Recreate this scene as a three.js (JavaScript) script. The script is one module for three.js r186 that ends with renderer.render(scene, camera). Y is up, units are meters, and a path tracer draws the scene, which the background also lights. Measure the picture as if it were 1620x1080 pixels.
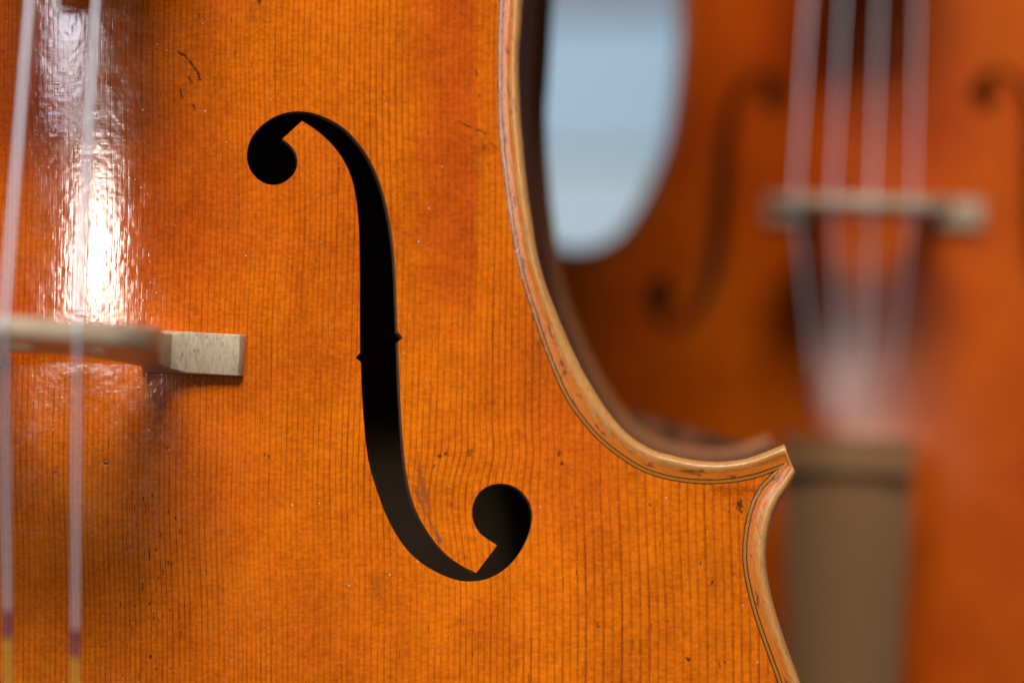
import * as THREE from 'three';
import { mergeVertices, mergeGeometries, toCreasedNormals } from 'three/addons/utils/BufferGeometryUtils.js';
import { RectAreaLightUniformsLib } from 'three/addons/lights/RectAreaLightUniformsLib.js';
import { Brush, Evaluator, HOLLOW_INTERSECTION } from 'three-bvh-csg';

// ---------------------------------------------------------------- camera, light, exposure
const MM = 0.001, DEG = Math.PI / 180;
const scene = new THREE.Scene();
scene.background = new THREE.Color(0.05, 0.055, 0.065);
const TAU = 5.0 * DEG, ELEV = -1.2 * DEG, DIST = 0.6;
const camera = new THREE.PerspectiveCamera(19.27, 1024 / 682, 0.02, 30);
camera.position.set(Math.sin(TAU) * Math.cos(ELEV), Math.sin(ELEV), Math.cos(TAU) * Math.cos(ELEV)).multiplyScalar(DIST);
camera.lookAt(0, 0, 0);
camera.focus = DIST - 0.014;
camera.userData.fStop = 2.5;
camera.updateMatrixWorld(true);
camera.updateProjectionMatrix();
const renderer = new THREE.WebGLRenderer({ antialias: true });
renderer.setSize(1024, 682);
renderer.toneMapping = THREE.LinearToneMapping;
renderer.toneMappingExposure = 1.0;
renderer.shadowMap.enabled = true;
RectAreaLightUniformsLib.init();

// the two windows of the workshop, out of the frame on the left, whose light and mirror images the varnish shows
const WINDOWS_AND_FILL = [
  { name: 'window', label: 'low narrow window with warm daylight', az: -16.8, el: 5.6, dist: 2.6, w: 0.20, h: 0.26, bar: 0.97, gap: 0.01, color: [1.0, 0.94, 0.84], power: 50 },
  { name: 'window', label: 'high window with cool bluish daylight', az: -20.8, el: 17.9, dist: 2.4, w: 0.22, h: 0.56, bar: 0.5, gap: 0.02, color: [0.84, 0.87, 1.0], power: 22 },
  { name: 'overhead_fill', label: 'soft fill panel added overhead in front of the cellos', az: 4, el: 48, dist: 2.4, w: 1.0, h: 0.9, bar: 0.5, gap: 0.04, color: [1.0, 0.97, 0.92], power: 24 },  // unseen soft fill, added to light the rear cello from above
];
const LIT = new THREE.Vector3(-0.12, 0.0, 0.02);
const taken = new Map();
const numbered = (n) => { const k = taken.get(n) ?? 0; taken.set(n, k + 1); return k ? `${n}_${String(k).padStart(3, '0')}` : n; };
function thing(name, label, category, group) {
  const g = new THREE.Group(); g.name = numbered(name); g.userData = { label, category };
  if (group) g.userData.group = group;
  scene.add(g); return g;
}
function part(name, geo, mat, parent, label) {
  const m = new THREE.Mesh(geo, mat); m.name = name; m.castShadow = m.receiveShadow = true;
  if (label) m.userData.label = label;
  parent.add(m); return m;
}
const boxGeo = (x0, x1, y0, y1, z0, z1) => new THREE.BoxGeometry(x1 - x0, y1 - y0, z1 - z0).translate((x0 + x1) / 2, (y0 + y1) / 2, (z0 + z1) / 2);
for (const w of WINDOWS_AND_FILL) {
  const dir = new THREE.Vector3(Math.sin(w.az * DEG) * Math.cos(w.el * DEG), Math.sin(w.el * DEG), Math.cos(w.az * DEG) * Math.cos(w.el * DEG));
  const t = thing(w.name, w.label, 'window');
  t.position.copy(LIT).addScaledVector(dir, w.dist); t.lookAt(LIT);
  const fm = new THREE.MeshStandardMaterial({ color: new THREE.Color(0.6, 0.58, 0.54), roughness: 0.5 }), f = 0.06, W = w.w / 2, H = w.h / 2, yb = H - w.h * w.bar;
  part('frame', mergeGeometries([boxGeo(-W - f, -W, -H - f, H + f, -0.03, 0.05), boxGeo(W, W + f, -H - f, H + f, -0.03, 0.05), boxGeo(-W, W, H, H + f, -0.03, 0.05), boxGeo(-W, W, -H - f, -H, -0.03, 0.05)]), fm, t);
  part('crossbar', boxGeo(-W, W, yb - w.gap / 2, yb + w.gap / 2, -0.03, 0.05), fm, t);
  const pm = new THREE.MeshStandardMaterial({ color: new THREE.Color(0.1, 0.1, 0.1), emissive: new THREE.Color(...w.color), emissiveIntensity: 0.8, roughness: 0.2 });
  for (const [a, b] of [[yb + w.gap / 2, H], [-H, yb - w.gap / 2]]) {
    part('glowing_pane', boxGeo(-W, W, a, b, -0.02, -0.01), pm, t);
    const l = new THREE.RectAreaLight(new THREE.Color(...w.color), w.power, w.w, b - a);
    l.name = 'pane_light'; l.position.set(0, (a + b) / 2, 0.0); l.rotation.y = Math.PI; t.add(l);
  }
}

// ---------------------------------------------------------------- helpers
const X0 = -121;                                            // the front instrument's axis, mm from the centre of view
const seeded = (s) => () => { s = (s + 0x6d2b79f5) | 0; let t = Math.imul(s ^ (s >>> 15), 1 | s); t = (t + Math.imul(t ^ (t >>> 7), 61 | t)) ^ t; return ((t ^ (t >>> 14)) >>> 0) / 4294967296; };
const LAT = new Float32Array(65536); { const r = seeded(11); for (let i = 0; i < 65536; i++) LAT[i] = r(); }
function noise(x, y) {
  const ix = Math.floor(x), iy = Math.floor(y); let fx = x - ix, fy = y - iy; fx *= fx * (3 - 2 * fx); fy *= fy * (3 - 2 * fy);
  const a = (ix & 255) + ((iy & 255) << 8), b = ((ix + 1) & 255) + ((iy & 255) << 8), c = (ix & 255) + (((iy + 1) & 255) << 8), d = ((ix + 1) & 255) + (((iy + 1) & 255) << 8);
  const p = LAT[a] + (LAT[b] - LAT[a]) * fx, q = LAT[c] + (LAT[d] - LAT[c]) * fx;
  return p + (q - p) * fy;
}
const fbm = (x, y) => (noise(x, y) * 4 + noise(x * 2.1 + 37, y * 2.1 + 11) * 2 + noise(x * 4.3 + 71, y * 4.3 + 53)) / 7;
const clamp = THREE.MathUtils.clamp, lerp = THREE.MathUtils.lerp, sstep = THREE.MathUtils.smoothstep;
const tmpV = new THREE.Vector3();
/** Photograph pixel -> [X, Y] in mm on the plane at height z (mm) of the front instrument. */
function onPlane(px, py, z = 0) {
  tmpV.set((px / 1620) * 2 - 1, 1 - (py / 1080) * 2, 0.5).unproject(camera).sub(camera.position);
  const t = (z * MM - camera.position.z) / tmpV.z;
  return [(camera.position.x + tmpV.x * t) / MM - X0, (camera.position.y + tmpV.y * t) / MM];
}
const P = (list, z = 0) => list.map(([a, b]) => onPlane(a, b, z));
function spline(points, n) {                                // n points evenly along a smooth curve
  const c = new THREE.CatmullRomCurve3(points.map(([x, y]) => new THREE.Vector3(x, y, 0)), false, 'centripetal');
  c.arcLengthDivisions = 600;
  return c.getSpacedPoints(n - 1).map((p) => [p.x, p.y]);
}
function smoothed(p) {                                     // takes the last unevenness out of a traced run, ends kept
  for (let n = 0; n < 14; n++) { const c = p.map((v) => [...v]); for (let k = 1; k + 1 < p.length; k++) for (const a of [0, 1]) p[k][a] = 0.5 * c[k][a] + 0.25 * (c[k - 1][a] + c[k + 1][a]); }
  return p;
}
function ring(rows, closedRow = true) {                     // rows of equal length -> one indexed surface
  const n = rows[0].length, m = rows.length, pos = [], uv = [], idx = [];
  for (const r of rows) for (const p of r) { pos.push(p[0], p[1], p[2]); uv.push(p[3] ?? 0, p[4] ?? 0); }
  for (let i = 0; i + 1 < m; i++) for (let j = 0; j < (closedRow ? n : n - 1); j++) {
    const k = (j + 1) % n, a = i * n + j, b = i * n + k, c = (i + 1) * n + j, d = (i + 1) * n + k;
    idx.push(a, c, b, b, c, d);
  }
  const g = new THREE.BufferGeometry();
  g.setAttribute('position', new THREE.Float32BufferAttribute(pos, 3)); g.setAttribute('uv', new THREE.Float32BufferAttribute(uv, 2)); g.setIndex(idx); g.computeVertexNormals();
  return g;
}
function dataTex(w, h, fill, srgb, wrap = THREE.RepeatWrapping) {
  const d = new Uint8Array(w * h * 4);
  fill(d);
  const t = new THREE.DataTexture(d, w, h); t.wrapS = t.wrapT = wrap; t.magFilter = THREE.LinearFilter; t.minFilter = THREE.LinearMipmapLinearFilter; t.generateMipmaps = true;
  if (srgb) t.colorSpace = THREE.SRGBColorSpace;
  t.needsUpdate = true; return t;
}
const toS = (v) => 255 * (v <= 0.0031308 ? 12.92 * v : 1.055 * Math.pow(Math.max(v, 0), 1 / 2.4) - 0.055);

// ---------------------------------------------------------------- outline of the front instrument (mm; X from its axis, Y up)
const cornerA = onPlane(1241, 702), cornerB = onPlane(1260, 748), cornerTip = onPlane(1237, 737);
const upA = [164, 173], upB = [165.5, 182], upTip = [157.5, 178];
const OUTLINE = {
  upper: {
    outer: [[0, 398], [35, 396.5], [80, 388], [125, 368], [158, 335], [173, 295], [171, 255], [160, 222], [154, 204], [157, 192], upB],
    inner: [[0, 392], [34, 390.5], [77, 382.2], [121, 363.2], [153, 331.5], [167, 294], [165, 256], [154, 224.5], [147.3, 205], [149, 191], upTip],
  },
  waist: {
    outer: [upA, [150, 170], [138, 161], [129.5, 147], [125.5, 126], ...P([[827, 0], [821, 80], [822, 150], [825, 205], [833, 290], [843, 360], [856, 427], [880, 493], [909, 560], [946, 627], [975, 668], [1003, 694], [1041, 714], [1082, 725], [1123, 730], [1164, 728], [1204, 718]]), cornerA],
    inner: [upTip, [148, 176], [134, 166.5], [123.8, 149.5], [119.6, 126], ...P([[794, 0], [791, 80], [791, 150], [793, 205], [802, 290], [812, 360], [825, 427], [845, 493], [868, 560], [897, 627], [925, 667], [951, 696], [984, 722], [1013, 740], [1041, 751], [1082, 759.5], [1123, 762], [1164, 759], [1204, 750]]), cornerTip],
  },
  lower: {
    outer: [cornerB, ...P([[1251, 766], [1237, 787], [1223, 815], [1215, 852], [1212, 884], [1217, 925], [1231, 978], [1247, 1027], [1267, 1080]]), [217.5, -140], [224.5, -180], [225, -215], [214, -265], [185, -312], [135, -343], [75, -357.5], [35, -361], [0, -362]],
    inner: [cornerTip, ...P([[1223, 751], [1204, 771], [1189, 803], [1180, 844], [1178, 884], [1184, 925], [1198, 978], [1215, 1027], [1234, 1080]]), [211.5, -141], [218.5, -181], [219, -214], [208.5, -262.5], [181, -307.5], [133, -337.3], [74, -351.6], [34.5, -355], [0, -356]],
  },
};
// sound hole on the right, traced round its rim; each list is one smooth run between sharp corners
const HOLE = [
  [[477.5, 191.5], [446.7, 219.7]],
  [[446.7, 219.7], [458.9, 228], [467, 239], [472, 251.7], [470.7, 265.5], [465.8, 275.3], [456, 284.3], [445, 291.3], [432.5, 293.6], [420, 291.3], [407.5, 283.6], [396.4, 271], [390.8, 255.8], [390.3, 243.3], [392.9, 228], [400.5, 212.8], [414.4, 197.5], [429.7, 186.4], [447.8, 178.8], [467, 175.6], [488, 176.7], [503.3, 180.8], [520, 187.5], [546.7, 204], [566.7, 225.5], [583.3, 249], [596.7, 277], [607, 307], [615.5, 343.3], [621.7, 383.3], [625.7, 430], [627.5, 475], [629.2, 525]],
  [[629.2, 525], [637.5, 534]], [[637.5, 534], [630.2, 541]],
  [[630.2, 541], [632, 593], [634.3, 648], [638.5, 708.5], [644.6, 759.4], [655, 801], [671.3, 833.5], [694.4, 866], [722, 890.5], [753.6, 906]],
  [[753.6, 906], [786.4, 862.2]],
  [[786.4, 862.2], [771, 853], [758, 843.7], [749.5, 829], [746, 810], [749.5, 790.7], [760.4, 775], [777, 765.5], [794, 763.8], [813.3, 767.9], [827.8, 778.7], [838.6, 794.3], [843.4, 812.4], [842, 829], [836, 848.5], [825.4, 870], [808.5, 891.8], [789.3, 907.5], [767.6, 917], [741, 920.3], [719.4, 917], [693, 906.3], [666.5, 890.6], [640, 865.4], [613, 820], [597, 778], [583.3, 731.7], [576.4, 676], [572.7, 625], [570.8, 573]],
  [[570.8, 573], [562.5, 565.5]], [[562.5, 565.5], [569.5, 558]],
  [[569.5, 558], [569, 486], [569.2, 450], [569, 413], [568.3, 376.7], [566, 336.7], [561.7, 303], [553.3, 273], [541.7, 250], [526.7, 230], [510, 213.5], [493.3, 200.5], [477.5, 191.5]],
];

// ---------------------------------------------------------------- the body as numbers: stations round the edge and the arched belly
function bodyPlan(mapX, mapY, fine) {
  const n = fine ? 1 : 0.55, half = [];                     // half: stations {o, i, n, tip}
  const warp = (l) => l.map(([x, y]) => [mapX(x), mapY(y)]);
  const run = (piece, count, from, to) => {
    const o = spline(warp(piece.outer), count), i = spline(warp(piece.inner), count);
    for (let k = 0; k < count; k++) {
      const a = i[Math.max(0, k - 1)], b = i[Math.min(count - 1, k + 1)], l = Math.hypot(b[0] - a[0], b[1] - a[1]);
      let nx = -(b[1] - a[1]) / l, ny = (b[0] - a[0]) / l;
      if (nx * (o[k][0] - i[k][0]) + ny * (o[k][1] - i[k][1]) < 0) { nx = -nx; ny = -ny; }
      half.push({ o: o[k], i: i[k], n: [nx, ny] });
    }
  };
  const cap = (a, b, tip) => { for (const t of [0.2, 0.5, 0.8]) half.push({ o: [lerp(a[0], b[0], t), lerp(a[1], b[1], t)], i: tip, cap: true }); };
  const [A, B, T, uA, uB, uT] = warp([cornerA, cornerB, cornerTip, upA, upB, upTip]);
  run(OUTLINE.upper, Math.round(70 * n)); cap(uB, uA, uT);
  run(OUTLINE.waist, Math.round(96 * n)); cap(A, B, T);
  run(OUTLINE.lower, Math.round(110 * n));
  const mitre = (tip, a, b) => { const x = (a[0] + b[0]) / 2 - tip[0], y = (a[1] + b[1]) / 2 - tip[1], l = Math.hypot(x, y); return [(x / l) * 1.9, (y / l) * 1.9]; };
  const mL = mitre(T, A, B), mU = mitre(uT, uA, uB);
  for (const s of half) {
    if (Math.hypot(s.i[0] - T[0], s.i[1] - T[1]) < 0.3) s.n = mL;
    if (Math.hypot(s.i[0] - uT[0], s.i[1] - uT[1]) < 0.3) s.n = mU;
  }
  half[0].n = [0, 1]; half[half.length - 1].n = [0, -1];
  const flip = (s) => ({ o: [-s.o[0], s.o[1]], i: [-s.i[0], s.i[1]], n: [-s.n[0], s.n[1]], cap: s.cap });
  const st = [...half, ...half.slice(1, -1).reverse().map(flip)];
  const loop = (off) => st.map((s) => [s.i[0] + s.n[0] * off, s.i[1] + s.n[1] * off]);
  // smooth distance to the purfling: exact close to it, without creases inside
  const line = loop(0).filter((p, k, l) => k === 0 || Math.hypot(p[0] - l[k - 1][0], p[1] - l[k - 1][1]) > 0.05), N = line.length;
  const sx = new Float64Array(N), sy = new Float64Array(N), dx = new Float64Array(N), dy = new Float64Array(N), sl = new Float64Array(N);
  for (let k = 0; k < N; k++) { const a = line[k], b = line[(k + 1) % N], l = Math.hypot(b[0] - a[0], b[1] - a[1]); sx[k] = a[0]; sy[k] = a[1]; sl[k] = l; dx[k] = (b[0] - a[0]) / l; dy[k] = (b[1] - a[1]) / l; }
  const phi = (x, y) => {
    let sum = 0;
    for (let k = 0; k < N; k++) {
      const ax = x - sx[k], ay = y - sy[k], s = ax * dx[k] + ay * dy[k], d = ax * dy[k] - ay * dx[k], d2 = d * d + 1e-3, e = sl[k] - s;
      sum += (e / Math.sqrt(d2 + e * e) + s / Math.sqrt(d2 + s * s)) / d2;
    }
    return Math.sqrt(2 / Math.max(sum, 1e-9));
  };
  return { st, loop, phi, mapX, mapY };
}
const gauss = (x, y, cx, cy, rx, ry) => Math.exp(-(((x - cx) / rx) ** 2) - ((y - cy) / ry) ** 2);
function arching(plan, extra, rise = 23) {
  return (x, y) => {
    const q = Math.min(plan.phi(x, y) / 100, 1), s = q * q * (3 - 2 * q);
    return s * rise * (1 - 0.3 * (y / 380) ** 2) + (extra ? extra(x, y) * sstep(q, 0.03, 0.15) : 0);
  };
}

// ---------------------------------------------------------------- materials
const TEX = { x0: -36, y0: -118, w: 256, h: 256 };          // mm covered by one tile of spruce
const onBelly = (H) => (px, py) => { let z = 15, p; for (let i = 0; i < 6; i++) { p = onPlane(px, py, z); z = H(p[0], p[1]); } return p; };
function spruce(H) {
  const S = 2048, at = onBelly(H), r = seeded(5), color = new Float32Array(S * S * 3), bump = new Float32Array(S * S), rough = new Float32Array(S * S);
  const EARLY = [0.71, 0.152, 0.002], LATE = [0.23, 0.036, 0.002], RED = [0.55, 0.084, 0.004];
  const ringAt = new Float32Array(S), ringTone = [];
  { let g = 0; for (let i = 0; i < S; i++) { const x = TEX.x0 + (i * TEX.w) / S; g += (TEX.w / S) / (1.45 + 1.25 * sstep(Math.abs(x), 20, 215) + 0.7 * (noise(x / 9, 3.3) - 0.5) + 0.6 * (noise(x / 2.7, 8.3) - 0.5)); ringAt[i] = g; } }
  for (let i = 0; i < 400; i++) ringTone.push(0.55 + 0.45 * r());
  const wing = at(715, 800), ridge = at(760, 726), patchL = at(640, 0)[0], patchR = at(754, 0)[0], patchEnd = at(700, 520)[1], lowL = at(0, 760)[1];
  for (let j = 0; j < S; j++) {
    const y = TEX.y0 + (j * TEX.h) / S;
    for (let i = 0; i < S; i++) {
      const x = TEX.x0 + (i * TEX.w) / S, k = j * S + i;
      // growth rings, bent where the carving cuts them aslant
      const bend = (noise(y / 40, 1.5) - 0.5) * 2.2 + (noise(x / 14, y / 30) - 0.5) * 0.8 + 2.4 * gauss(x, y, wing[0], wing[1], 13, 15) - 0.9 * gauss(x, y, ridge[0] + 5, ridge[1] + 1.5, 22, 6);
      const gi = clamp(i + bend * (S / TEX.w), 0, S - 1.01), g0 = gi | 0, g = ringAt[g0] + (ringAt[g0 + 1] - ringAt[g0]) * (gi - g0), id = Math.floor(g), f = g - id;
      const tone = ringTone[id & 255];
      let late = sstep(f, 0.40, 0.88) ** 1.6 * (1 - sstep(f, 0.88, 0.98));
      late *= tone * (0.50 + 0.45 * noise(x / 0.9 + 9, y / 6) + 0.40 * noise(x / 1.1, y / 0.9 + 40));
      const fibre = noise(x / 0.22, y / 3.2) - 0.5, fleck = noise(x / 2.3 + 31, y / 0.42) - 0.5, fleck2 = noise(x / 1.0 + 7, y / 0.75 + 50) - 0.5, cloud = fbm(x / 22 + 3, y / 26) - 0.5, cloud2 = fbm(x / 6 + 40, y / 9) - 0.5;
      let red = clamp(0.25 + 1.2 * (fbm(x / 34 + 8, y / 40 + 5) - 0.5) + 0.55 * sstep(y, lowL, lowL + 60) * (1 - sstep(x, 15, 58)), 0, 1);
      // a redder patch with weaker grain beside the sound hole, with a drawn edge
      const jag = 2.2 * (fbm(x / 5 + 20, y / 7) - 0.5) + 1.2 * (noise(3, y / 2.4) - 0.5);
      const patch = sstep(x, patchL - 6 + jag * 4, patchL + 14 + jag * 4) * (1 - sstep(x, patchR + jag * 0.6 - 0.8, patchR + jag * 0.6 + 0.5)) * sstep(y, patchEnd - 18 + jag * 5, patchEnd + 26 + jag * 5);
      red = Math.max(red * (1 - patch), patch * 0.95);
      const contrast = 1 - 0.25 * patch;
      const lum = 1 + 0.16 * fibre + 0.20 * fleck + 0.34 * fleck2 + 0.38 * cloud + 0.30 * cloud2;
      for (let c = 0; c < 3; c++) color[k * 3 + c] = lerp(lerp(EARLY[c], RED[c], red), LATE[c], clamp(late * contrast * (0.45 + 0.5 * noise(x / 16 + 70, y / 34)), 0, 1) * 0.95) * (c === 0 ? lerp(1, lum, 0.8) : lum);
      bump[k] = 0.5 - 0.06 * late + 0.16 * (noise(x / 1.9 + 5, y / 4.2) - 0.5) + 0.26 * (noise(x / 4.6, y / 3.4 + 17) - 0.5) + 0.17 * (noise(x / 1.1 + 3, y / 1.3) - 0.5) + 0.06 * fibre + 0.05 * fleck;
      rough[k] = 0.10 + 0.10 * (fbm(x / 3, y / 4 + 90) - 0.5) + 0.08 * cloud;
    }
  }
  const tx = (x) => ((x - TEX.x0) / TEX.w) * S, ty = (y) => ((y - TEX.y0) / TEX.h) * S, PX = S / TEX.w;
  const dab = (x, y, rx, ry, col, a, dz = 0, ragged = 0.5, dr = 0) => {  // a mark with a ragged outline, mm
    const cx = tx(x), cy = ty(y), ex = rx * PX, ey = ry * PX;
    for (let j = Math.max(0, Math.floor(cy - ey * 1.6)); j <= Math.min(S - 1, cy + ey * 1.6); j++) for (let i = Math.max(0, Math.floor(cx - ex * 1.6)); i <= Math.min(S - 1, cx + ex * 1.6); i++) {
      const d = Math.hypot((i - cx) / ex, (j - cy) / ey) + ragged * (noise(i / 3.1 + x, j / 3.7 + y) - 0.5) * 1.6, m = a * (1 - sstep(d, 0.55, 1.0));
      if (m <= 0) continue;
      const k = j * S + i;
      for (let c = 0; c < 3; c++) color[k * 3 + c] = lerp(color[k * 3 + c], col[c], m);
      bump[k] += dz * m; rough[k] = lerp(rough[k], 0.5, m * dr);
    }
  };
  const DARK = [0.03, 0.011, 0.004], BROWN = [0.11, 0.03, 0.006], DUST = [0.75, 0.62, 0.5], WORN = [0.20, 0.085, 0.04];
  const stroke = (pts, w, col, a, dz = -0.2) => { const q = pts.map(([u, v]) => at(u, v)); for (let s = 0; s + 1 < q.length; s++) for (let t = 0; t < 1; t += 0.05) dab(lerp(q[s][0], q[s + 1][0], t) + (r() - 0.5) * 0.25, lerp(q[s][1], q[s + 1][1], t) + (r() - 0.5) * 0.25, w * (0.5 + r()), w * (0.5 + r()), col, a * (0.4 + 0.6 * r()), dz); };
  stroke([[282, 83], [292, 88], [302, 100], [313, 116], [316, 128]], 0.4, BROWN, 0.8, 0.06); stroke([[298, 122], [304, 132]], 0.35, BROWN, 0.7); stroke([[285, 142], [288, 156]], 0.4, BROWN, 0.6, 0.05); stroke([[306, 165], [308, 175]], 0.35, BROWN, 0.5);
  stroke([[725, 193], [748, 203], [769, 211]], 0.3, DARK, 0.75); stroke([[775, 225], [790, 238]], 0.3, BROWN, 0.7);
  for (const [u, v, w, a] of [[166, 732, 0.9, 0.8], [88, 745, 1.0, 0.55], [695, 722, 0.9, 0.8], [706, 716, 0.8, 0.7], [686, 737, 0.6, 0.7], [742, 716, 1.3, 0.45], [884, 718, 0.9, 0.8], [889, 732, 0.7, 0.8], [753, 116, 0.7, 0.6], [757, 150, 0.6, 0.5], [765, 233, 0.7, 0.5], [410, 3, 0.8, 0.8], [998, 771, 0.5, 0.8], [1028, 798, 0.5, 0.6], [1170, 800, 1.6, 0.85], [1126, 920, 0.7, 0.8], [1085, 958, 0.5, 0.6], [1088, 1044, 0.8, 0.85], [1138, 1052, 0.6, 0.6], [1146, 1046, 0.5, 0.6], [945, 990, 0.9, 0.6], [240, 800, 0.6, 0.6], [247, 870, 0.5, 0.7], [236, 955, 0.7, 0.75], [238, 1040, 0.6, 0.7], [285, 840, 0.6, 0.55], [265, 710, 0.6, 0.5], [418, 720, 0.5, 0.6], [425, 722, 0.5, 0.6], [300, 905, 0.4, 0.5], [205, 1045, 0.5, 0.6]]) { const p = at(u, v); dab(p[0], p[1], w * 0.75, w * 1.2, DARK, a, -0.3, 0.9); }
  { const p = at(1165, 776); dab(p[0], p[1], 9, 1.6, RED.map((v) => v * 0.55), 0.6, 0, 0.7); }
  stroke([[655, 770], [668, 800], [690, 845], [697, 858]], 0.7, [0.21, 0.07, 0.025], 0.4, 0); stroke([[662, 735], [668, 770], [680, 810]], 1.2, [0.27, 0.07, 0.018], 0.3, 0);
  // fine dark checks along the grain, nicks and dust
  for (let n = 0; n < 340; n++) { const x = TEX.x0 + r() * TEX.w, y = TEX.y0 + r() * TEX.h; dab(x, y, 0.10 + 0.12 * r(), 0.5 + 2.2 * r() * r(), DARK, 0.25 + 0.4 * r(), -0.1, 0.8); }
  for (let n = 0; n < 60; n++) { const p = at(190 + 90 * r() + 12 * Math.sin(n), 780 + 300 * r()); dab(p[0], p[1], 0.12 + 0.16 * r(), 0.4 + 1.4 * r(), DARK, 0.5 + 0.4 * r(), -0.2, 0.9); }
  for (let n = 0; n < 26; n++) { const x = TEX.x0 + r() * TEX.w, y = TEX.y0 + r() * TEX.h; dab(x, y, 1 + 3 * r(), 2 + 8 * r(), BROWN, 0.10 + 0.16 * r(), 0, 0.9); }
  for (let n = 0; n < 230; n++) { const x = TEX.x0 + r() * TEX.w, y = TEX.y0 + r() * TEX.h, s = 0.09 + 0.16 * r() ** 3; dab(x, y, s, s * (1 + r()), DUST, 0.4 + 0.6 * r(), 0.9, 0.3, 1); }
  for (let n = 0; n < 170; n++) { const p = at(60 + 330 * r(), 150 + 560 * r()), s = 0.12 + 0.16 * r(); dab(p[0], p[1], s, s * (1.2 + 1.6 * r()), RED, 0.2, 0.8, 0.3); }
  for (const [u, v] of [[235, 765], [245, 800], [140, 815], [232, 690]]) { const p = at(u, v); dab(p[0], p[1], 1.8, 4, [0.42, 0.16, 0.05], 0.22, 0, 0.9, 0.3); }
  const wrap = THREE.MirroredRepeatWrapping;
  return {
    color: dataTex(S, S, (d) => { for (let k = 0; k < S * S; k++) { for (let c = 0; c < 3; c++) d[k * 4 + c] = clamp(toS(color[k * 3 + c]), 0, 255); d[k * 4 + 3] = 255; } }, true, wrap),
    bump: dataTex(S, S, (d) => { for (let k = 0; k < S * S; k++) { d[k * 4] = d[k * 4 + 1] = d[k * 4 + 2] = clamp(bump[k] * 255, 0, 255); d[k * 4 + 3] = 255; } }, false, wrap),
    rough: dataTex(S / 2, S / 2, (d) => { for (let j = 0; j < S / 2; j++) for (let i = 0; i < S / 2; i++) { const v = clamp(rough[j * 2 * S + i * 2] * 255, 8, 255), k = (j * S) / 2 + i; d[k * 4] = d[k * 4 + 1] = d[k * 4 + 2] = v; d[k * 4 + 3] = 255; } }, false, wrap),
  };
}
/** The overhanging edge: u runs from the purfling over the rim to the underside, v along it (0.25 m a tile). Varnish is rubbed off the outer half. */
function edgeTexture(seedShift) {
  const w = 128, h = 2048;
  return dataTex(w, h, (d) => {
    for (let j = 0; j < h; j++) for (let i = 0; i < w; i++) {
      const u = i / w, y = (j / h) * 250, k = (j * w + i) * 4, rag = 0.20 * (fbm(y / 7 + seedShift, u * 5) - 0.5) + 0.16 * (noise(y / 1.2, u * 16 + seedShift) - 0.5);
      const bare = sstep(u + rag, 0.22, 0.40), fib = 1 + 0.25 * (noise(y / 1.6, u * 40) - 0.5) + 0.2 * (fbm(y / 12, u * 3 + 7) - 0.5), dirt = sstep(fbm(y / 3.1 + 60, u * 9 + seedShift), 0.66, 0.78) * 0.75 + sstep(noise(y / 0.8, u * 30 + 9), 0.9, 0.97) * 0.4;
      const O = [0.60, 0.15, 0.010], T = [0.58, 0.26, 0.07], K = [0.10, 0.035, 0.015];
      for (let c = 0; c < 3; c++) d[k + c] = clamp(toS(lerp(lerp(O[c], T[c], bare) * fib, K[c], clamp(dirt, 0, 1) * (0.35 + 0.65 * (1 - bare)))), 0, 255);
      d[k + 3] = 255;
    }
  }, true);
}
function mapleTexture(base, dark) {                         // flamed maple: cross stripes with a curl
  const w = 512, h = 512;
  return dataTex(w, h, (d) => {
    for (let j = 0; j < h; j++) for (let i = 0; i < w; i++) {
      const x = (i / w) * 16, y = (j / h) * 16, f = noise(x * 1.3 + 2 * noise(y * 0.4, x * 0.3), y * 0.25 + 5), g = noise(x * 9, y * 1.1), k = (j * w + i) * 4;
      for (let c = 0; c < 3; c++) d[k + c] = clamp(toS(lerp(base[c], dark[c], sstep(f, 0.3, 0.7)) * (0.85 + 0.3 * g)), 0, 255);
      d[k + 3] = 255;
    }
  }, true);
}
function plainGrain(base, dark, sx, sy, flecks = 0) {                   // straight-grained wood for small parts, uv in metres * 20
  const w = 512, h = 512;
  return dataTex(w, h, (d) => {
    for (let j = 0; j < h; j++) for (let i = 0; i < w; i++) {
      const x = i / w, y = j / h, k = (j * w + i) * 4, f = noise(x * sx, y * sy) * 0.5 + noise(x * sx * 3, y * sy * 3 + 4) * 0.3 + fbm(x * 6, y * 6) * 0.3;
      for (let c = 0; c < 3; c++) d[k + c] = clamp(toS(lerp(base[c], dark[c], sstep(f, 0.35, 0.85)) * (1 - flecks * sstep(noise(x * 110 + 5, y * 34), 0.72, 0.86)) * (1 - 0.35 * flecks * sstep(fbm(x * 5 + 3, y * 5 + 9), 0.5, 0.75))), 0, 255);
      d[k + 3] = 255;
    }
  }, true);
}
const mat = (o) => new THREE.MeshPhysicalMaterial(o);
const lin = (r, g, b) => new THREE.Color().setRGB(r, g, b);

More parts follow.
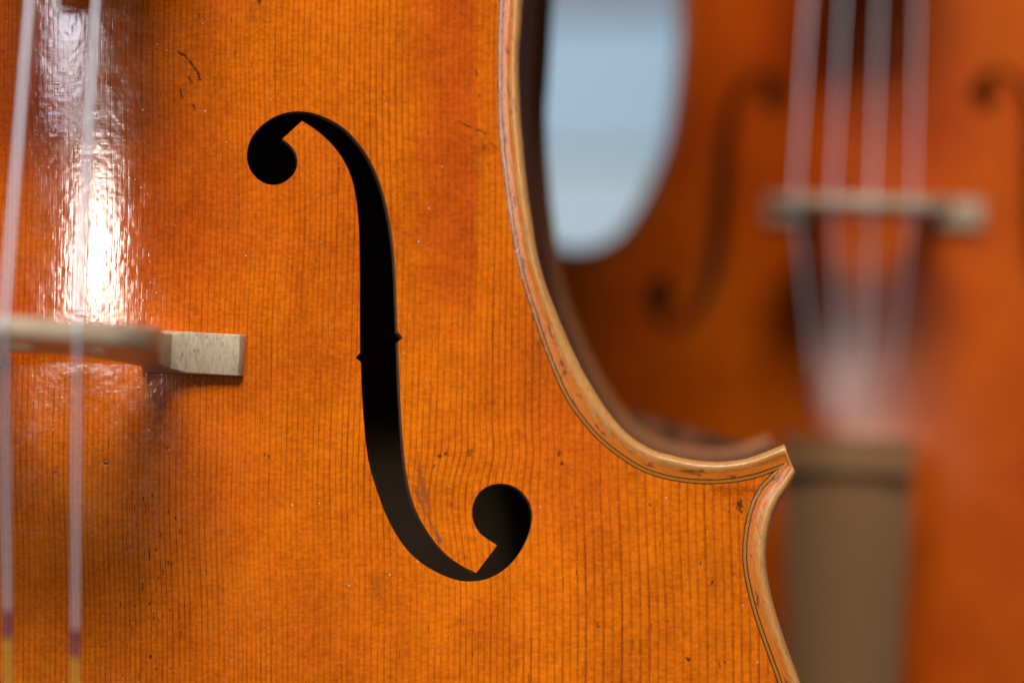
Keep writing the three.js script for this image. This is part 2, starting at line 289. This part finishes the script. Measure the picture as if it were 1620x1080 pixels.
// ---------------------------------------------------------------- one instrument of the violin family
function instrument(root, o) {
  const { plan, H, M } = o, yb = 362, dz = (x, y) => H(x, y);
  const fin = (g) => { g.scale(MM, MM, MM); g.translate(0, yb * MM, 0); return g; };
  const normalAt = (x, y) => { const e = 0.4, z = H(x, y), a = (H(x + e, y) - z) / e, b = (H(x, y + e) - z) / e, l = Math.hypot(a, b, 1); return [-a / l, -b / l, 1 / l, z]; };
  const beltUv = (x, y) => [(x - TEX.x0) / TEX.w, (y - TEX.y0) / TEX.h];
  // ---- belly sheet, cut along the purfling and round both sound holes
  const half = 0.75, bellyLoop = plan.loop(-half), holes = [o.hole, o.hole.map(([x, y]) => [-x, y]).reverse()];
  const sh = new THREE.Shape(bellyLoop.map(([x, y]) => new THREE.Vector2(x, y)));
  for (const h of holes) sh.holes.push(new THREE.Path(h.map(([x, y]) => new THREE.Vector2(x, y))));
  const cutter = new THREE.ExtrudeGeometry(sh, { depth: 20, bevelEnabled: false, curveSegments: 1 }).translate(0, 0, -10);
  const bw = 470, bh = 790, sheet = new THREE.PlaneGeometry(bw, bh, Math.round(bw / o.step), Math.round(bh / o.step)).translate(0.137, 18.113, 0.0131);
  const ev = new Evaluator(); ev.useGroups = false; ev.attributes = ['position', 'normal', 'uv'];
  const A = new Brush(sheet), B = new Brush(cutter); A.updateMatrixWorld(); B.updateMatrixWorld();
  let cut = ev.evaluate(A, B, HOLLOW_INTERSECTION).geometry;
  cut = cut.index ? cut.toNonIndexed() : cut;
  for (const k of Object.keys(cut.attributes)) if (k !== 'position') cut.deleteAttribute(k);
  { const dr = cut.drawRange; if (Number.isFinite(dr.count) && dr.count < cut.attributes.position.count) { const g = new THREE.BufferGeometry(); g.setAttribute('position', new THREE.BufferAttribute(cut.attributes.position.array.slice(0, dr.count * 3), 3)); cut = g; } }
  cut = mergeVertices(cut, 1e-3);
  const p = cut.attributes.position, nrm = new Float32Array(p.count * 3), uv = new Float32Array(p.count * 2), under = new Float32Array(p.count * 3);
  for (let k = 0; k < p.count; k++) {
    const x = p.getX(k), y = p.getY(k), n = normalAt(x, y), t = beltUv(x, y);
    p.setZ(k, n[3]); nrm.set([n[0], n[1], n[2]], k * 3); uv.set(t, k * 2); under.set([x - n[0] * 4.6, y - n[1] * 4.6, n[3] - n[2] * 4.6], k * 3);
  }
  cut.setAttribute('normal', new THREE.BufferAttribute(nrm, 3)); cut.setAttribute('uv', new THREE.BufferAttribute(uv, 2));
  const back = new THREE.BufferGeometry(); back.setAttribute('position', new THREE.BufferAttribute(under, 3)); back.setAttribute('uv', cut.attributes.uv.clone()); back.setIndex([...cut.index.array].reverse()); back.computeVertexNormals();
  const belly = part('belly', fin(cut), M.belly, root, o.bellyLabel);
  part('belly_underside', fin(back), M.inside, belly);
  // ---- the cut walls of the sound holes
  for (const h of holes) {
    const rows = [[], [], []];
    h.forEach(([x, y], k) => { const n = normalAt(x, y), v = k * 0.03; rows[0].push([x, y, n[3], 0, v]); rows[1].push([x - n[0] * 0.5, y - n[1] * 0.5, n[3] - n[2] * 0.5, 0.1, v]); rows[2].push([x - n[0] * 4.6, y - n[1] * 4.6, n[3] - n[2] * 4.6, 1, v]); });
    const lip = ring([rows[0], rows[1]]), wall = ring([rows[1], rows[2]]);
    const s = part('sound_hole_wall', fin(toCreasedNormals(wall, 0.6)), M.holeWall, belly);
    part('sound_hole_lip', fin(toCreasedNormals(lip, 0.6)), M.holeLip, belly);
  }
  let len = 0; const lengthAt = plan.st.map((t, k) => { if (k) len += Math.hypot(t.o[0] - plan.st[k - 1].o[0], t.o[1] - plan.st[k - 1].o[1]); return len; });
  // ---- purfling: black, pale, black
  const strip = (a, b, sink) => { const A1 = plan.loop(a), B1 = plan.loop(b); return ring([A1.map(([x, y], k) => [x, y, dz(x, y) + 0.1 * (a + half) - sink, 0.5 + a * 0.12, lengthAt[k] / 250]), B1.map(([x, y], k) => [x, y, dz(x, y) + 0.1 * (b + half) - sink, 0.5 + b * 0.12, lengthAt[k] / 250])]); };
  const pf = part('purfling', fin(strip(0.4, -0.4, 0.03)), M.purfPale, root);
  part('purfling_line', fin(strip(half, 0.4, 0.06)), M.purfDark, pf); part('purfling_line', fin(strip(-0.4, -half, 0.06)), M.purfDark, pf);
  // ---- overhanging edges of belly and back
  const PROF = [[0, 0, 0], [0.26, 0.12, 0.18], [0.40, 0.34, 0.29], [0.54, 0.66, 0.39], [0.68, 0.92, 0.48], [0.80, 0.72, 0.56], [0.90, 0.15, 0.64], [0.965, -0.75, 0.72], [1, -1.9, 0.79], [0.985, -3.0, 0.85], [0.92, -3.9, 0.90], [0.8, -4.4, 0.94], [0.2, -4.6, 1]];
  const start = plan.loop(half); let run = 0; const along = plan.st.map((s, k) => { if (k) run += Math.hypot(s.o[0] - plan.st[k - 1].o[0], s.o[1] - plan.st[k - 1].o[1]); return run; });
  const wob = (k) => 0.35 * (noise(along[k] / 9, 7.7) - 0.5) + 0.18 * (noise(along[k] / 2.6, 3.1) - 0.5);
  const edgeRows = (flip) => PROF.map(([s, z, u], q) => plan.st.map((t, k) => {
    const a = start[k], x = lerp(a[0], t.o[0], s), y = lerp(a[1], t.o[1], s), w = q > 2 && q < 11 ? wob(k) : 0;
    const nx = t.o[0] - a[0], ny = t.o[1] - a[1], l = Math.hypot(nx, ny) || 1;
    const h = 0.2 * half + (q === 0 ? dz(a[0], a[1]) : z * 1.05) + (q > 2 && q < 7 ? w * 0.6 : 0);
    return [x + (nx / l) * w * s, y + (ny / l) * w * s, flip ? -120 - h : h, u, along[k] / 250];
  }));
  part('edge', fin(ring(edgeRows(false))), M.edge, root, o.edgeLabel);
  const bk = part('back', fin((() => {
    const rows = [0, 0.12, 0.3, 0.55, 0.8, 1].map((t) => plan.loop(half).map(([x, y]) => { const s = 1 - t; return [x * s, 20 + (y - 20) * s, -120 - 20 * Math.sin((t * Math.PI) / 2) ** 2, x * s / 120, y * s / 120]; }));
    return ring(rows);
  })()), M.rib, root);
  part('back_edge', fin(ring(edgeRows(true))), M.backEdge, bk);
  part('back_inside', fin(new THREE.ShapeGeometry(new THREE.Shape(plan.loop(-1).map(([x, y]) => new THREE.Vector2(x, y)))).translate(0, 0, -115)), M.inside, bk);
  // ---- ribs, set in from the edge
  const inset = (t, d) => { const nx = t.o[0] - t.i[0], ny = t.o[1] - t.i[1], l = Math.hypot(nx, ny); return [t.o[0] - (nx / l) * d, t.o[1] - (ny / l) * d]; };
  const ribRow = (d, z) => plan.st.map((t, k) => { const [x, y] = inset(t, d); return [x, y, z, z / 120, along[k] / 120]; });
  part('rib', fin(ring([ribRow(3.6, -4.4), ribRow(3.6, -40), ribRow(3.6, -80), ribRow(3.6, -115.6)])), M.rib, root);
  part('rib_lining', fin(ring([ribRow(5.4, -4.6), ribRow(5.4, -115.4)])), M.inside, root);
  // ---- bridge
  const B0 = o.bridge, LEAN = B0.lean, zf = H(44, B0.y) - 1.2, top = 95;
  const R = [[19, -3], [48.5, -3], [48.5, 3.6], [47.7, 5.2], [40, 6.6], [33, 8.2], [29.3, 11.5], [28.8, 16], [29.4, 22], [30.6, 29], [32.4, 36], [34.6, 43], [36.6, 50], [38, 57], [38.4, 64], [37.4, 70.5], [35, 76.8], [31.5, 81.5], [25, 86.6], [16, 91], [8, 93.8], [0, top]];
  const inn = [[19, 4.6], [20.2, 7.4], [20.6, 12], [19.8, 20], [17.2, 30], [12.5, 37.5], [6, 41.5], [0, 42.5]];
  const pts = [...R, ...R.slice(0, -1).reverse().map(([x, h], k, l) => [k === l.length - 1 ? -x - 4 : -x, h]), ...inn.slice(0, -1).map(([x, h]) => [h < 10 ? -x - 4 : -x, h]), ...inn.slice().reverse()];
  const bs = new THREE.Shape(pts.map(([x, h]) => new THREE.Vector2(x, h)));
  for (const [cx, cy, rx, ry] of [[0, 62, 5.5, 7], [20, 57, 5, 4], [-20, 57, 5, 4]]) { const e = new THREE.Path(); e.absellipse(cx, cy, rx, ry, 0, Math.PI * 2, true); bs.holes.push(e); }
  const bg = new THREE.ExtrudeGeometry(bs, { depth: 11, bevelEnabled: true, bevelThickness: 0.5, bevelSize: 0.35, bevelOffset: -0.35, bevelSegments: 2, curveSegments: 16 }).translate(0, 0, -5.5);
  { const q = bg.attributes.position, t = bg.attributes.uv; for (let k = 0; k < q.count; k++) { const x = q.getX(k), h = q.getY(k), d = q.getZ(k), w = h < 7 ? 1 : lerp(0.84, 0.38, clamp((h - 7) / 86, 0, 1)) + 0.2 * Math.max(0, 1 - (h - 7) / 5); q.setXYZ(k, x, d * w + LEAN * Math.max(0, h), h); t.setXY(k, x / 40, (h + d) / 40); } const ix = bg.index; bg.scale(1, 1, 1); }
  bg.rotateZ(B0.turn); bg.translate(B0.x, B0.y, zf);
  const br = part('bridge', fin(toCreasedNormals(flipFaces(bg), 0.7)), M.bridge, root, o.bridgeLabel);
  // ---- strings: speaking length, after-length, coloured silk
  const tube = (a, b, r) => new THREE.TubeGeometry(new THREE.LineCurve3(new THREE.Vector3(...a), new THREE.Vector3(...b)), 1, r, 12, false);
  o.strings.forEach(([xb, hb, xn, xt, rad, silkAt, gold]) => {
    const nut = [xn, 690, 0], bt = [B0.x + xb, B0.y + xb * Math.tan(B0.turn) + LEAN * hb, zf + hb + rad * 0.6], tail = [xt, o.tailY + 8, o.tailZ], mid = (t) => bt.map((v, k) => lerp(v, tail[k], t));
    const s = part('string', fin(tube(nut, bt, rad)), M.string, root);
    part('after_length', fin(tube(bt, mid(silkAt), rad * 0.95)), M.string, s);
    part('silk_wrapping', fin(tube(mid(silkAt), mid(gold), rad * 1.05)), M.silkDark, s, 'dark violet silk winding');
    part('silk_wrapping', fin(tube(mid(gold), tail, rad * 1.12)), M.silkGold, s, 'yellow silk winding');
  });
  // ---- tailpiece and fingerboard: arched bars
  const bar = (y0, y1, w0, w1, z0, z1, rise, thick) => {
    const rows = [];
    for (let i = 0; i <= 24; i++) {
      const t = i / 24, y = lerp(y0, y1, t), w = lerp(w0, w1, t) / 2, z = lerp(z0, z1, t), r = [];
      for (let j = 0; j <= 12; j++) { const u = j / 6 - 1; r.push([u * w, y, z - rise * u * u, (u * w) / 40, y / 40]); }
      for (let j = 12; j >= 0; j--) { const u = j / 6 - 1; r.push([u * w * 0.97, y, z - rise * u * u - thick, (u * w) / 40, y / 40]); }
      rows.push(r);
    }
    const g = ring(rows), idx = [...g.index.array], n = 26, last = 24 * n;
    for (let j = 0; j < 12; j++) { idx.push(j, j + 1, 25 - j, j + 1, 24 - j, 25 - j, last + j, last + 25 - j, last + j + 1, last + j + 1, last + 25 - j, last + 24 - j); }
    g.setIndex(idx); return toCreasedNormals(g, 0.6);
  };
  const tp = part('tailpiece', fin(bar(o.tailY, o.tailY - 225, o.tailW, o.tailW * 0.62, o.tailZ + 2, 36, 11, 7).translate(o.tailX, 0, 0)), M.tail, root);
  part('tailpiece_fret', fin(bar(o.tailY - 10, o.tailY - 14, o.tailW * 0.98, o.tailW * 0.97, o.tailZ + 4, o.tailZ + 3.8, 7, 4).translate(o.tailX, 0, 0)), M.tail, tp);
  const fb = part('fingerboard', fin(bar(690, o.boardY, 32, o.boardW, 24, o.boardZ, 9, 9)), M.ebony, root);
  part('neck', fin(bar(690, 396, 30, 38, 12, 30, 2, 34)), M.rib, root);
  part('saddle', fin(boxGeo(-20, 20, -362.5, -354, 0.2, 9)), M.ebony, root);
  root.traverse((q) => { if (q.isMesh) q.castShadow = q.receiveShadow = true; });
}
function flipFaces(g) { const n = g.index ? g.toNonIndexed() : g; const p = n.attributes.position, u = n.attributes.uv; for (let k = 0; k < p.count; k += 3) for (const [a, s] of [[p, 3], [u, 2]]) for (let c = 0; c < s; c++) { const i = (k + 1) * s + c, j = (k + 2) * s + c, t = a.array[i]; a.array[i] = a.array[j]; a.array[j] = t; } n.computeVertexNormals(); return n; }

// ---------------------------------------------------------------- front instrument
const planA = bodyPlan((x) => x, (y) => y, true);
const wingXY = onPlane(722, 815, 8), ridgeXY = onPlane(790, 727, 6), eyeXY = onPlane(420, 240, 15);
const HA = arching(planA, (x, y) => { const ax = Math.abs(x); return -0.75 * gauss(ax, y, wingXY[0], wingXY[1], 17, 16) + 0.22 * gauss(ax, y, ridgeXY[0], ridgeXY[1], 20, 3.2); });
const onA = onBelly(HA);
const holeA = [];
for (const run of HOLE) { const q = run.map(([u, v]) => onA(u, v)), l = run.length === 2 ? 4 : Math.max(8, run.length * 7), c = run.length === 2 ? [0, 1, 2, 3].map((k) => [lerp(q[0][0], q[1][0], k / 3), lerp(q[0][1], q[1][1], k / 3)]) : smoothed(spline(q, l)); holeA.push(...c.slice(0, -1)); }
console.log('stations', planA.st.length, 'hole', holeA.length);
const wood = spruce(HA);
console.log('wood');
const holeWallTex = plainGrain([0.26, 0.13, 0.06], [0.12, 0.05, 0.02], 20, 6);
const insideM = mat({ color: lin(0.30, 0.20, 0.12), roughness: 0.95 });
const ebony = mat({ color: lin(0.012, 0.011, 0.011), roughness: 0.38 });
const metal = mat({ color: lin(0.82, 0.82, 0.9), metalness: 0.6, roughness: 0.5 });
const silkDark = mat({ color: lin(0.07, 0.045, 0.13), roughness: 0.7 }), silkGold = mat({ color: lin(0.62, 0.36, 0.05), roughness: 0.75 });
const bridgeTex = plainGrain([0.60, 0.46, 0.32], [0.48, 0.35, 0.22], 60, 24, 0.25); bridgeTex.repeat.set(1, 1);
const edgeBump = dataTex(128, 1024, (d) => { for (let j = 0; j < 1024; j++) for (let i = 0; i < 128; i++) { const k = (j * 128 + i) * 4, y = (j / 1024) * 250, u = i / 128; d[k] = d[k + 1] = d[k + 2] = 255 * (0.5 * fbm(y / 2.2, u * 9) + 0.3 * noise(y / 6, u * 6 + 3) + 0.2 * noise(y / 0.6, u * 40)); d[k + 3] = 255; } }, false);
const MA = {
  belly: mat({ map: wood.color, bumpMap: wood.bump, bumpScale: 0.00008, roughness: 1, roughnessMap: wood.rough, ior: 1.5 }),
  inside: insideM,
  holeWall: mat({ map: holeWallTex, roughness: 0.7 }),
  holeLip: mat({ color: lin(0.62, 0.36, 0.17), roughness: 0.35, clearcoat: 0.6, clearcoatRoughness: 0.2 }),
  purfPale: mat({ color: lin(0.46, 0.15, 0.012), roughness: 0.24, bumpMap: edgeBump, bumpScale: 0.00012 }),
  purfDark: mat({ color: lin(0.02, 0.014, 0.008), roughness: 0.24, bumpMap: edgeBump, bumpScale: 0.00012 }),
  edge: mat({ map: edgeTexture(4), bumpMap: edgeBump, bumpScale: 0.00010, roughness: 0.27 }),
  backEdge: mat({ map: edgeTexture(31), color: lin(0.5, 0.36, 0.26), roughness: 0.5 }),
  rib: mat({ map: mapleTexture([0.15, 0.05, 0.018], [0.085, 0.026, 0.010]), roughness: 0.6, specularIntensity: 0.25 }),
  bridge: mat({ map: bridgeTex, roughness: 0.42, clearcoat: 0.25, clearcoatRoughness: 0.3 }),
  string: metal, silkDark, silkGold, tail: ebony, ebony,
};
const front = thing('cello', 'orange varnished cello in sharp focus with dark sound hole and worn pale edge', 'cello');
front.position.set(X0 * MM, -362 * MM, 0);
instrument(front, {
  plan: planA, H: HA, M: MA, hole: holeA, step: 2.5, bridge: { x: -4, y: -2.6, turn: -2.4 * DEG, lean: 0.05 },
  strings: [[24.9, 86.4, 25, 14, 0.6, 0.73, 0.80], [8.5, 93.6, 18, -3.5, 0.68, 0.685, 0.755], [-8.5, 93.6, 11, -19, 0.6, 0.7, 0.78], [-25, 86.4, 4, -33, 0.85, 0.7, 0.78]],
  tailY: -112, tailZ: 84, tailW: 58, tailX: -10, boardY: 108, boardZ: 86, boardW: 62, bellyLabel: 'orange spruce belly with dark upright grain lines', edgeLabel: 'pale worn rim outside the purfling', bridgeLabel: 'grey brown maple bridge with one foot in view',
});
console.log('front');

// ---------------------------------------------------------------- instrument behind, out of focus
const planB = bodyPlan((x) => x * 0.77, (y) => y * 0.98 + 16 * Math.exp(-(((y + 40) / 70) ** 2)), false);
const HB = arching(planB, null, 11);
const holeB = holeA.filter((_, k) => k % 2 === 0).map(([x, y]) => [9.4 + x * 0.74, 4 + y * 0.88]);
const MB = {
  ...MA,
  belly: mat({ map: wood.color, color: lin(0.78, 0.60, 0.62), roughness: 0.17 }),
  edge: mat({ color: lin(0.30, 0.105, 0.035), roughness: 0.3 }),
  tail: mat({ color: lin(0.26, 0.135, 0.06), roughness: 0.28 }), silkGold: silkDark,
  bridge: mat({ color: lin(0.40, 0.30, 0.2), roughness: 0.5 }),
};
const rear = thing('cello', 'darker reddish brown cello standing out of focus behind the sharp one', 'cello');
{
  const u = new THREE.Vector3((1378 / 1620) * 2 - 1, 1 - (328 / 1080) * 2, 0.5).unproject(camera).sub(camera.position).normalize(), ax = new THREE.Vector3(); camera.getWorldDirection(ax);
  const bridgeAt = camera.position.clone().addScaledVector(u, 0.895 / u.dot(ax));
  rear.rotation.set(-3.2 * DEG, -10.5 * DEG, -1.5 * DEG, 'YXZ');
  rear.position.copy(bridgeAt).sub(new THREE.Vector3(0, 0.36, 0.02).applyEuler(rear.rotation));
}
instrument(rear, {
  plan: planB, H: HB, M: MB, hole: holeB, step: 5, bridge: { x: 0, y: -2, turn: -1.5 * DEG, lean: -0.09 },
  strings: [[24, 87, 12, 15, 0.34, 0.78, 0.9], [8, 93.4, 4, 5.5, 0.38, 0.78, 0.9], [-8, 93.4, -4, -5.5, 0.42, 0.78, 0.9], [-24, 87, -12, -15, 0.55, 0.78, 0.9]],
  tailY: -106, tailZ: 72, tailW: 56, tailX: -3, boardY: 104, boardZ: 86, boardW: 62, bellyLabel: 'reddish brown belly with lavender glare',
});
console.log('rear');

// ---------------------------------------------------------------- what shows in the gap between the two
const wall = part('wall', boxGeo(-2.2, 2.2, -1.6, 1.8, -0.06, 0), new THREE.MeshStandardMaterial({ color: lin(0.80, 0.86, 0.90), roughness: 0.9 }), scene);
wall.position.set(0.4, 0, -1.5); wall.userData.kind = 'structure';
{
  const b = thing('gap_glow', 'pale blue glowing panel added in the gap between the two cellos', 'window'), fm = new THREE.MeshStandardMaterial({ color: lin(0.42, 0.45, 0.5), roughness: 0.7 });
  b.position.set(-0.02, 0.0, -1.5);  // glowing panel added on the wall to brighten the gap
  const pane = (name, x0, x1, y0, y1, c) => {
    part(name, boxGeo(x0, x1, y0, y1, 0.004, 0.012), new THREE.MeshStandardMaterial({ color: lin(0.3, 0.34, 0.38), emissive: lin(...c), emissiveIntensity: 1, roughness: 0.6 }), b);
    const l = new THREE.RectAreaLight(lin(...c), 0.3, x1 - x0, y1 - y0); l.name = 'pane_light'; l.position.set((x0 + x1) / 2, (y0 + y1) / 2, 0.02); l.rotation.y = Math.PI; b.add(l);
  };
  pane('glowing_pane', -0.2, 0.25, -0.15, 0.215, [0.23, 0.32, 0.375]); pane('glowing_pane', -0.2, 0.25, 0.225, 0.375, [0.15, 0.265, 0.36]);
  part('panel_bar', boxGeo(-0.2, 0.25, 0.215, 0.225, 0, 0.016), fm, b); part('panel_head', boxGeo(-0.24, 0.29, 0.375, 0.42, 0, 0.04), fm, b); part('panel_sill', boxGeo(-0.24, 0.29, -0.19, -0.15, 0, 0.05), fm, b);
  for (const x of [-0.24, 0.25]) part('panel_jamb', boxGeo(x, x + 0.04, -0.15, 0.375, 0, 0.03), fm, b);
}

renderer.render(scene, camera);
